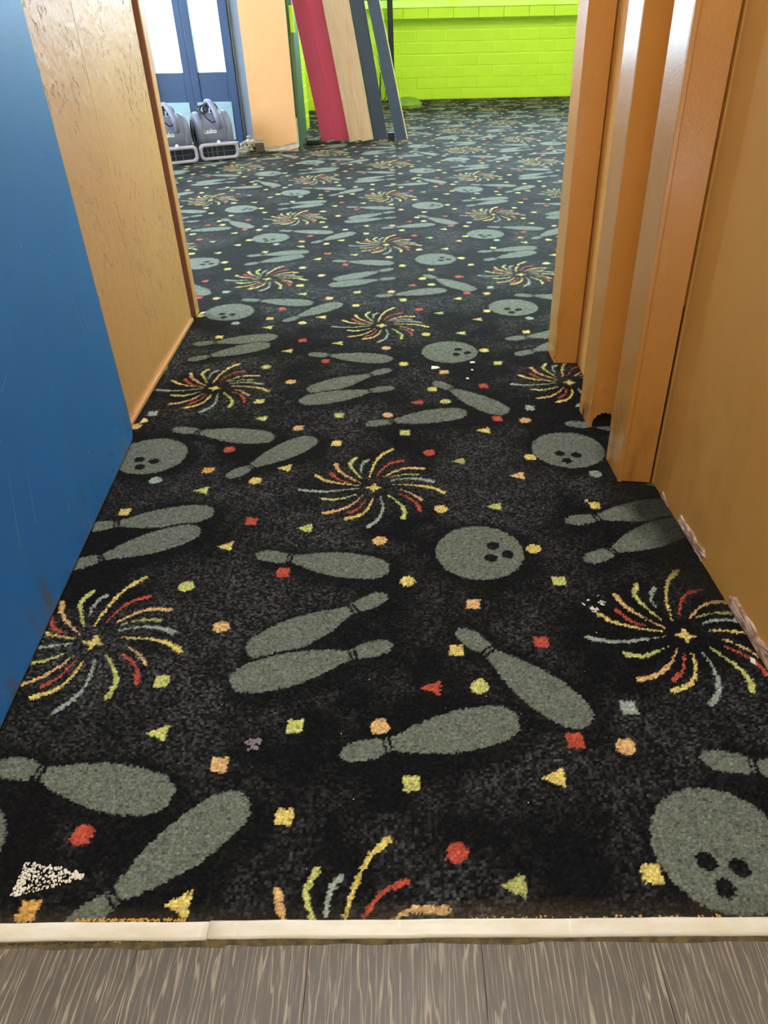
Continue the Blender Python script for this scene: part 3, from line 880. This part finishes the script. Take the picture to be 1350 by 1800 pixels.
# projecting brick sill: stretcher faces, sloped lime top, bricks again above
sill = brick_mesh('sill_brick', BL * 0.8 - 0.002, 0.088, 0.18, 0.003)
for k in range(-1, 17):
    o = link_mesh('sill_brick', sill, wb)
    o.location = (0.02 + k * BL * 0.8, -0.090, 0.692)
obj('sill_top', plate([(0, 0.782), (0.105, 0.782), (0.105, 0.845)], (-0.43, -0.096, 0), (0, 1, 0), (0, 0, 1), (1, 0, 0), 4.8), M_lime, wb)
w1 = empty('window_1', (0.0, BY0, 0), math.atan(BSL))
tag(w1, 'wide bright window above the sill of the green brick wall', 'window', kind='structure')
for k in range(6):
    xa = -0.42 + k * 0.94
    if k < 5:
        obj('pane', box(xa + 0.03, xa + 0.91, 0.10, 0.106, 0.90, 2.26), M_glass, w1)
        obj('window_rail', box(xa + 0.03, xa + 0.91, 0.07, 0.14, 0.80, 0.90), M_doorframe, w1)
        obj('window_rail', box(xa + 0.03, xa + 0.91, 0.07, 0.14, 2.26, 2.30), M_doorframe, w1)
    obj('mullion', box(xa - 0.03, xa + 0.03, 0.06, 0.15, 0.80, 2.30), M_doorframe, w1)

# far left return of the green wall, and the lime pier behind the column
wb2 = empty('wall_back_left', (-1.2, 7.87, 0))
tag(wb2, 'lime green brick wall glimpsed left of the leaning boards', 'wall', kind='structure')
obj('mortar_bed', box(0.24, 0.75, 0.0045, 0.2, 0, RH), M_limejoint, wb2)
for i in range(9):
    for k in range(-2, 3):
        xx = (0.146 if i % 2 else -0.006) + k * BL
        if xx < 0.24 or xx > 0.5: continue
        o = link_mesh('brick', bmesh_full, wb2); o.location = (xx, 0, i * 0.1 + 0.003)
pr = empty('wall_pier', (-0.758, 6.33, 0), math.radians(90))
tag(pr, 'narrow lime green brick pier behind the orange column', 'wall', kind='structure')
obj('mortar_bed', box(0.0, 0.42, 0.0045, 0.30, 0, RH), M_limejoint, pr)
bm_half = brick_mesh('brick_half', 0.205, BH - 0.006, 0.05)
bm_whole = brick_mesh('brick_whole', 0.415, BH - 0.006, 0.05)
for i in range(12):
    if i % 2:
        o = link_mesh('brick', bm_whole, pr); o.location = (0.002, 0, i * 0.1 + 0.003)
    else:
        for xx in (0.002, 0.213):
            o = link_mesh('brick', bm_half, pr); o.location = (xx, 0, i * 0.1 + 0.003)

# orange column with chipped foot
col = empty('column', (-0.85, 5.50, 0))
tag(col, 'peach orange square column with chipped plaster foot beside the glass door', 'column', kind='structure')
foot = [(-0.148, 0.075), (-0.085, 0.078), (-0.078, 0.055), (-0.07, 0.032), (-0.045, 0.030), (-0.02, 0.034), (0.02, 0.032), (0.05, 0.042), (0.09, 0.050), (0.12, 0.054), (0.140, 0.060), (0.148, RH), (-0.148, RH)]
bm = plate(foot, (0, 0, 0), (1, 0.02, 0), (0, 0, 1), (0, 1, 0), 0.012)
obj('painted_face', bm, M_tangerine, col)
wfoot = [(-0.147, 0.058), (-0.09, 0.060), (-0.086, 0.012), (-0.05, 0.006), (0.02, 0.010), (0.08, 0.008), (0.10, 0.016), (0.13, 0.022), (0.147, 0.030), (0.147, 0.2), (-0.147, 0.2)]
tag(obj('bare_plaster', plate(wfoot, (0, 0.006, 0), (1, 0.02, 0), (0, 0, 1), (0, 1, 0), 0.02), M_whiteplaster, col), 'bare white plaster at the foot')
obj('core', box(-0.142, 0.138, 0.020, 0.24, 0.0, RH), M_tangerine, col)
bm = box(-0.145, -0.088, -0.004, 0.02, 0.002, 0.058, 0.003, 1)
tag(obj('brick', bm, M_brownblock, col), 'bare brown brick at the foot')
gp = obj('trim_6', prism([(-0.7115, 5.530), (-0.6985, 5.530), (-0.737, 6.325), (-0.762, 6.325)], 0, RH), M_darkgreen)  # one even dark green over the whole return
tag(gp, 'dark green return between the orange column and the lime pier', 'trim', kind='structure')
o = obj('wall_block', box(-0.6960, -0.670, 5.56, 5.60, 0.672, 0.815, 0.002, 1), M_lime)
tag(o, 'small lime green block fixed on the side of the orange column', 'wall block', kind='structure')

# glass double door
d2 = empty('door_2', (-1.47, 6.0, 0))
tag(d2, 'dark slate double door with tall bright glass panes behind the blowers', 'door', kind='structure')
def dpart(name, x0, x1, y0, y1, z0, z1, m, bev=0.003):
    return obj(name, box(x0 + 1.47, x1 + 1.47, y0 - 6.0, y1 - 6.0, z0, z1, bev, 1), m, d2)
for (xa, xb, la, lb) in ((-1.468, -1.195, -1.418, -1.222), (-1.745, -1.472, -1.715, -1.522)):
    dpart('stile', xa, la, 5.98, 6.03, 0.01, 2.15, M_doorframe)
    dpart('stile', lb, xb, 5.98, 6.03, 0.01, 2.15, M_doorframe)
    dpart('bottom_rail', la, lb, 5.985, 6.025, 0.01, 0.443, M_doorframe)
    dpart('top_rail', la, lb, 5.985, 6.025, 2.02, 2.15, M_doorframe)
    dpart('pane', la, lb, 6.000, 6.008, 0.443, 2.02, M_glass, 0)
    tag(dpart('kick_plate', la - 0.035, lb + 0.012, 5.974, 5.984, 0.02, 0.262, M_kick, 0.002), 'pale metal kick plate')
dpart('jamb', -1.193, -1.150, 5.93, 6.05, 0.0, 2.2, M_doorframe)
dpart('jamb', -1.149, -1.005, 5.96, 6.06, 0.0, 2.2, M_doorpost)
dpart('jamb_bead', -1.150, -1.138, 5.945, 5.96, 0.02, 2.2, M_doorpost, 0.002)
dpart('jamb', -1.80, -1.747, 5.93, 6.05, 0.0, 2.2, M_doorframe)
dpart('lintel', -1.80, -1.005, 5.93, 6.06, 2.2, 2.3, M_doorframe)
wallbox('wall_door_left', -3.3, -1.80, 5.95, 6.07, 0, RH, M_inner, 'cream wall left of the glass double door')
wallbox('wall_door_header', -1.80, -1.0, 5.95, 6.07, 2.3, RH, M_inner, 'wall above the glass double door')
o = obj('ground', prism([(-12, 6.10), (-1.01, 6.10), (-1.01, 8.95), (12, 8.95), (12, 20), (-12, 20)], -0.12, -0.02), M_pave); tag(o, 'pale concrete pavement outside the glass door', 'pavement', kind='structure')
wallbox('wall_outer_corner', -1.0, -0.97, 6.0, 7.9, 0, RH, M_inner, 'return wall between the column and the green brick corner')
wallbox('wall_outer_back', -0.97, -0.44, 8.05, 8.12, 0, RH, M_inner, 'outer skin behind the left green brick wall')
wallbox('wall_jog', -0.46, -0.44, 8.07, 8.66, 0, RH, M_lime, 'lime green jog hidden behind the leaning boards')

# ------------------------------------------------------------------ leaning boards
def board(name, xl, w, tilt, m, label, ydep, length=1.04, th=0.0185, edge=None, z0=0.0):
    root = empty(name, (xl, ydep, 0.0015))
    root.rotation_euler = (0, -math.radians(tilt), 0)
    tag(root, label, 'board', 'boards leaning by the column')
    obj('plank_body', box(0.0, w, 0, th, 0, length, 0.0015, 1), m, root)
    if edge is not None:
        tag(obj('cut_edge', box(w + 0.0003, w + 0.007, 0.001, th - 0.001, 0, length, 0.0008, 1), edge, root), 'pale raw edge')
    return root
board('wooden_board', -0.585, 0.0985, 8.6, M_red, 'red painted board, leftmost, next to the orange column', 5.905)
board('wooden_board', -0.487, 0.103, 8.6, M_red, 'red painted board beside the bare wooden boards', 5.925)
board('wooden_board', -0.384, 0.083, 8.6, M_wood, 'bare pale wooden board touching the red boards', 5.865)
board('wooden_board', -0.301, 0.087, 8.6, M_wood, 'bare pale wooden board touching the black boards', 5.885)
board('wooden_board', -0.214, 0.092, 8.6, M_blackboard, 'black painted board next to the bare wooden boards', 5.945, edge=M_blackboard)
board('wooden_board', -0.050, 0.076, 11.4, M_blackboard, 'black painted board with a pale edge, rightmost of the row', 5.845, edge=M_woodedge)
o = obj('base_block', box(-0.110, -0.062, 5.90, 5.935, 0.0015, 0.052, 0.003, 1), M_black)
tag(o, 'small black block on the carpet between the two black boards', 'block')
o = obj('floor_box', box(-0.685, -0.590, 5.78, 5.90, 0.0015, 0.030, 0.004, 1), M_black)
tag(o, 'low black block on the carpet left of the red boards', 'block')
o = obj('cable', tube([(-0.125, 5.985, 0.0035), (-0.145, 5.985, 0.15), (-0.160, 5.985, 0.30), (-0.150, 5.96, 0.42), (-0.148, 5.965, 0.36), (-0.155, 5.965, 0.31), (-0.150, 5.96, 0.265), (-0.135, 5.955, 0.25), (-0.118, 5.95, 0.27), (-0.115, 5.95, 0.32), (-0.135, 5.955, 0.40), (-0.165, 5.96, 0.52)], 0.003, 6), M_cord, smooth=True)
tag(o, 'thin black cable hanging between the two black boards', 'cable')
pl = empty('pole', (-0.10, 8.48, 0))
tag(pl, 'upright black pole in front of the green brick wall', 'pole')
obj('shaft', box(-0.026, 0.026, -0.026, 0.026, 0.02, 2.7, 0.004, 1), M_black, pl)
obj('foot_plate', box(-0.06, 0.06, -0.06, 0.06, 0.0015, 0.02, 0.003, 1), M_black, pl)
# low olive pad by the wall
bm = bmesh.new()
outl = [(-0.02, 8.45), (0.08, 8.48), (0.16, 8.30), (0.185, 8.10), (0.165, 7.95), (0.06, 7.82), (-0.04, 7.90), (-0.08, 8.2)]
cxp, cyp = 0.055, 8.15
r0 = [bm.verts.new((x_, y_, 0.0015)) for x_, y_ in outl]
r1_ = [bm.verts.new((x_, y_, 0.03)) for x_, y_ in outl]
r2_ = [bm.verts.new((cxp + (x_ - cxp) * 0.7, cyp + (y_ - cyp) * 0.7, 0.055)) for x_, y_ in outl]
for A, B in ((r0, r1_), (r1_, r2_)):
    for i in range(8):
        bm.faces.new((A[i], A[(i + 1) % 8], B[(i + 1) % 8], B[i]))
bm.faces.new(r2_); bm.faces.new(r0[::-1])
o = obj('foam_pad', bm, M_mat, smooth=False)
tag(o, 'low olive green foam pad on the carpet by the brick wall', 'pad')

# ------------------------------------------------------------------ blower fans
def rrect(w, h, r, n=6):
    pts = []
    for cx_, cz_, a0 in ((w / 2 - r, h / 2 - r, 0), (-w / 2 + r, h / 2 - r, 90), (-w / 2 + r, -h / 2 + r, 180), (w / 2 - r, -h / 2 + r, 270)):
        for i in range(n + 1):
            a = math.radians(a0 + 90 * i / n)
            pts.append((cx_ + r * math.cos(a), cz_ + r * math.sin(a)))
    return pts

def text_mesh(body, size):
    cu = bpy.data.curves.new('lettering', 'FONT')
    cu.body = body; cu.size = size; cu.extrude = 0.0006; cu.offset = size * 0.02
    cu.align_x = 'CENTER'; cu.align_y = 'CENTER'; cu.resolution_u = 3
    to = bpy.data.objects.new('lettering_curve', cu)
    C.objects.link(to)
    bpy.context.view_layer.update()
    dg = bpy.context.evaluated_depsgraph_get()
    me_ = bpy.data.meshes.new_from_object(to.evaluated_get(dg))
    bpy.data.objects.remove(to, do_unlink=True)
    me_.materials.clear(); me_.materials.append(M_white)
    me_.name = 'lettering'
    return me_

def make_fan(loc_, rz, label, detail_turn=0.0):
    root = empty('blower_fan', loc_, rz)
    tag(root, label, 'blower fan', 'blower fans by the glass door')
    W2 = 0.098
    # volute housing: round drum running down into the outlet duct (profile in y,z, front is -y)
    prof = []
    cz, rr_ = 0.150, 0.112
    for i in range(26):
        a = math.radians(205 - 235 * i / 25)     # over the top from the front to the back
        prof.append((rr_ * math.cos(a) + 0.012, cz + rr_ * math.sin(a)))
    prof += [(0.085, 0.045), (0.06, 0.012), (-0.115, 0.012), (-0.118, 0.088)]
    bm = bmesh.new()
    A = [bm.verts.new((-W2, y, z)) for y, z in prof]
    B = [bm.verts.new((W2, y, z)) for y, z in prof]
    bm.faces.new(A[::-1]); bm.faces.new(B)
    n = len(prof)
    for i in range(n):
        bm.faces.new((A[i], A[(i + 1) % n], B[(i + 1) % n], B[i]))
    obj('housing', bm, M_fan, root)
    for s in (-1, 1):        # bulging side covers
        bm = bmesh.new()
        rings = []
        for xx, f in ((0.070, 1.0), (0.073, 1.055), (0.084, 1.075), (0.097, 1.06), (0.108, 1.0), (0.115, 0.88), (0.118, 0.70)):
            rings.append([bm.verts.new((s * xx, 0.012 + rr_ * f * math.cos(2 * math.pi * k / 36), cz + rr_ * f * math.sin(2 * math.pi * k / 36))) for k in range(36)])
        for i in range(len(rings) - 1):
            for k in range(36):
                bm.faces.new((rings[i][k], rings[i][(k + 1) % 36], rings[i + 1][(k + 1) % 36], rings[i + 1][k]))
        bm.faces.new(rings[0]); bm.faces.new(rings[-1][::-1])
        sc = obj('side_cover', bm, M_fan, root, True)
        bm = bmesh.new()
        for k in range(5):
            r_ = 0.018 + 0.014 * k
            tube([(s * 0.1185, 0.012 + r_ * math.cos(2 * math.pi * i / 24), cz + r_ * math.sin(2 * math.pi * i / 24)) for i in range(24)], 0.0022, 5, True, bm)
        obj('intake_grille', bm, M_fandark, sc)
    # outlet frame: rounded rectangular ring
    fy0, fy1 = -0.142, -0.112
    bm = bmesh.new()
    oc, ic = rrect(0.252, 0.098, 0.030), rrect(0.212, 0.060, 0.018)
    zc = 0.053
    loops = []
    for (cc, yy, g) in ((oc, fy1, 0), (oc, fy0 + 0.006, 0), (rrect(0.242, 0.090, 0.023), fy0, 0), (rrect(0.220, 0.068, 0.021), fy0, 0), (ic, fy0 + 0.005, 0), (ic, fy1, 0)):
        loops.append([bm.verts.new((x_, yy, zc + z_)) for x_, z_ in cc])
    m_ = len(oc)
    for i in range(len(loops)):
        A, B = loops[i], loops[(i + 1) % len(loops)]
        for k in range(m_):
            bm.faces.new((A[k], A[(k + 1) % m_], B[(k + 1) % m_], B[k]))
    ofr = obj('outlet_frame', bm, M_fanframe, root, True)
    obj('outlet_back', box(-0.113, 0.113, -0.1230, -0.1190, 0.018, 0.088), M_fandark, ofr)
    for xx in (-0.075, -0.045, -0.015, 0.030):
        obj('vane', box(xx - 0.0015, xx + 0.0015, -0.134, -0.1230, 0.021, 0.085), M_vane, ofr)
    obj('louvre', box(-0.108, 0.108, -0.134, -0.1232, 0.051, 0.053), M_vane, ofr)
    # latch button on top of the frame
    bm = bmesh.new()
    bmesh.ops.create_uvsphere(bm, u_segments=12, v_segments=8, radius=0.011, matrix=Matrix.Translation((0.004, -0.130, 0.106)) @ Matrix.Diagonal((1, 0.8, 1.0, 1)))
    tag(obj('button', bm, M_white, root, True), 'white round button')
    # carrying handle, front to back over the drum
    hp = [(0.030, -0.098, 0.185), (0.028, -0.108, 0.215), (0.024, -0.100, 0.252), (0.016, -0.072, 0.288), (0.006, -0.035, 0.312), (-0.002, 0.004, 0.318), (-0.004, 0.040, 0.308), (-0.004, 0.070, 0.282), (-0.002, 0.088, 0.248)]
    P = [Vector(q) for q in hp]
    sm = []
    for i in range(len(P) - 1):
        p0, p1, p2, p3 = P[max(i - 1, 0)], P[i], P[i + 1], P[min(i + 2, len(P) - 1)]
        for k in range(4):
            t = k / 4
            sm.append(0.5 * ((2 * p1) + (p2 - p0) * t + (2 * p0 - 5 * p1 + 4 * p2 - p3) * t * t + (3 * p1 - p0 - 3 * p2 + p3) * t ** 3))
    sm.append(P[-1])
    obj('handle', tube(sm, [0.019] * len(sm), 12), M_fan, root, True)
    # cord wound around the handle
    bm = bmesh.new()
    for k in range(4):
        c = Vector((0.006 - 0.010 * k, -0.015 + 0.016 * k, 0.286 - 0.006 * k))
        R_ = 0.052 + 0.006 * math.sin(k * 2.1)
        tube([c + Vector((R_ * math.cos(a) * 0.9, 0.020 * math.sin(a * 2 + k) + 0.012 * math.cos(a), R_ * 0.62 * math.sin(a))) for a in [2 * math.pi * i / 26 for i in range(26)]], 0.0046, 7, True, bm)
    tube([(-0.075, -0.060, 0.262), (-0.060, -0.085, 0.262), (-0.042, -0.105, 0.240), (-0.015, -0.112, 0.215), (0.010, -0.104, 0.222), (0.018, -0.085, 0.250)], 0.0046, 7, False, bm)
    tube([(-0.088, -0.020, 0.292), (-0.070, -0.055, 0.276), (-0.05, -0.080, 0.262)], 0.0075, 8, False, bm)
    tag(obj('power_cord', bm, M_cord, root, True), 'black power cord wound around the handle')
    # maker's lettering on the front of the drum
    ang = math.radians(175)
    o = link_mesh('lettering', LETTER, root)
    y_, z_ = rr_ * math.cos(ang) + 0.012, cz + rr_ * math.sin(ang)
    o.location = (-0.034, y_ - 0.0008, z_ + 0.006)
    o.rotation_euler = (math.radians(82), 0, 0)
    tag(o, 'white lettering on the drum')
    return root
LETTER = text_mesh('Lasko', 0.036)
make_fan((-1.232, 5.335, 0.0012), math.radians(25), 'grey blower fan next to the orange column, fully in view')
make_fan((-1.470, 5.190, 0.0012), math.radians(29), 'grey blower fan partly hidden behind the left orange wall')

# ------------------------------------------------------------------ rubble and loose bits
def lump(bm, c, s, flat=0.5):
    mtx = Matrix.Translation(c) @ Matrix.Rotation(random.random() * 6.28, 4, 'Z') @ Matrix.Diagonal((s * random.uniform(0.8, 1.4), s * random.uniform(0.6, 1.0), s * flat, 1))
    r = bmesh.ops.create_icosphere(bm, subdivisions=1, radius=1.0, matrix=mtx)
    for v in r['verts']:
        v.co += Vector((random.uniform(-1, 1), random.uniform(-1, 1), random.uniform(-0.5, 0.5))) * s * 0.22
bm = bmesh.new()
for i in range(60):
    a, d = random.random() * 6.28, random.random() ** 0.7
    lump(bm, (-1.065 + 0.055 * d * math.cos(a), 5.66 + 0.20 * d * math.sin(a), 0.006 + 0.085 * (1 - d) * random.random()), random.uniform(0.010, 0.026), 0.7)
bm2 = bm
o = obj('plaster_rubble', bm2, M_debris); tag(o, 'heap of pale crumbled plaster between the blower and the column', 'rubble', kind='stuff')
def flake(pts, label, m=M_flake, th=0.0022, z=0.0018):
    cx_ = sum(p[0] for p in pts) / len(pts); cy_ = sum(p[1] for p in pts) / len(pts)
    o = obj('paint_flake', prism([(x_ - cx_, y_ - cy_) for x_, y_ in pts], 0, th, 0.0004, 1), m)
    o.location = (cx_, cy_, z)
    return tag(o, label, 'paint flake', 'paint flakes on the carpet')
flake([(0.060, 1.832), (0.074, 1.834), (0.084, 1.840), (0.078, 1.849), (0.062, 1.853)], 'pale grey flake on the carpet below the grey ball in the middle')
flake([(0.166, 1.866), (0.180, 1.868), (0.178, 1.877), (0.167, 1.877)], 'white flake on the carpet touching the rim of the grey ball in the middle')
flake([(0.165, 1.819), (0.172, 1.820), (0.170, 1.826), (0.165, 1.825)], 'tiny white flake, middle of the three near the grey ball')
flake([(0.148, 1.766), (0.156, 1.764), (0.155, 1.772), (0.149, 1.774)], 'tiny white flake, nearest of the three near the grey ball')
flake([(-0.634, 1.556), (-0.616, 1.566), (-0.622, 1.578), (-0.632, 1.584)], 'peach triangular flake at the foot of the blue door edge', M_peachflake)
flake([(-0.664, 2.30), (-0.648, 2.308), (-0.644, 2.325), (-0.658, 2.32)], 'pale flake at the foot of the left door casing')
flake([(0.334, 1.184), (0.341, 1.186), (0.343, 1.194), (0.336, 1.192)], 'small grey flake below a yellow square near the right posts', M_debris)
flake([(0.488, 0.758), (0.494, 0.752), (0.4965, 0.764), (0.491, 0.768)], 'white plaster flake lying at the foot of the right wall')
# white paint splatter, bottom left
bm = bmesh.new()
for i in range(330):
    t = random.random() ** 1.6
    x_ = -0.449 + 0.072 * t
    w_ = 0.019 * (1 - t) ** 0.7 + 0.001
    y_ = 0.456 + random.uniform(-1, 1) * w_ + 0.002 * t
    lump(bm, (x_, y_, 0.0022), random.uniform(0.0007, 0.0021), 0.6)
o = obj('paint_splatter', bm, M_flake); tag(o, 'white crusty paint splatter on the carpet near the bottom left', 'paint splatter', kind='stuff')
bm = bmesh.new()
for (cx_, cy_, rr_, n_) in ((0.286, 0.880, 0.007, 26), (0.303, 0.895, 0.006, 16), (0.272, 0.892, 0.003, 5), (0.300, 0.912, 0.002, 2), (0.282, 0.902, 0.002, 3)):
    for i in range(n_):
        a, d = random.random() * 6.28, rr_ * random.random() ** 0.5
        lump(bm, (cx_ + d * math.cos(a), cy_ + d * math.sin(a), 0.0022), random.uniform(0.0010, 0.0022), 0.5)
o = obj('paint_splatter', bm, M_flake); tag(o, 'small white paint crumbs beside the right pinwheel', 'paint splatter', kind='stuff')
M_gum = mat('grey trodden gum', srgb(120, 112, 116), 0.7, bump=0.5)
bm = bmesh.new()
for i in range(22):
    a, d = random.random() * 6.28, 0.011 * random.random() ** 0.5
    lump(bm, (-0.216 + d * math.cos(a), 0.634 + d * math.sin(a), 0.0018), random.uniform(0.002, 0.0045), 0.3)
o = obj('gum_spot', bm, M_gum); tag(o, 'grey trodden gum spot on the carpet right of a peach square', 'gum spot')
bm = bmesh.new()
for i in range(70):
    x_, y_ = random.uniform(-0.62, 0.48), random.uniform(0.45, 2.2)
    if x_ < wlf(y_) + 0.05: continue
    lump(bm, (x_, y_, 0.0024), random.uniform(0.0005, 0.0011), 0.6)
o = obj('dust_specks', bm, M_flake); tag(o, 'tiny white dust specks scattered over the passage carpet', 'dust', kind='stuff')
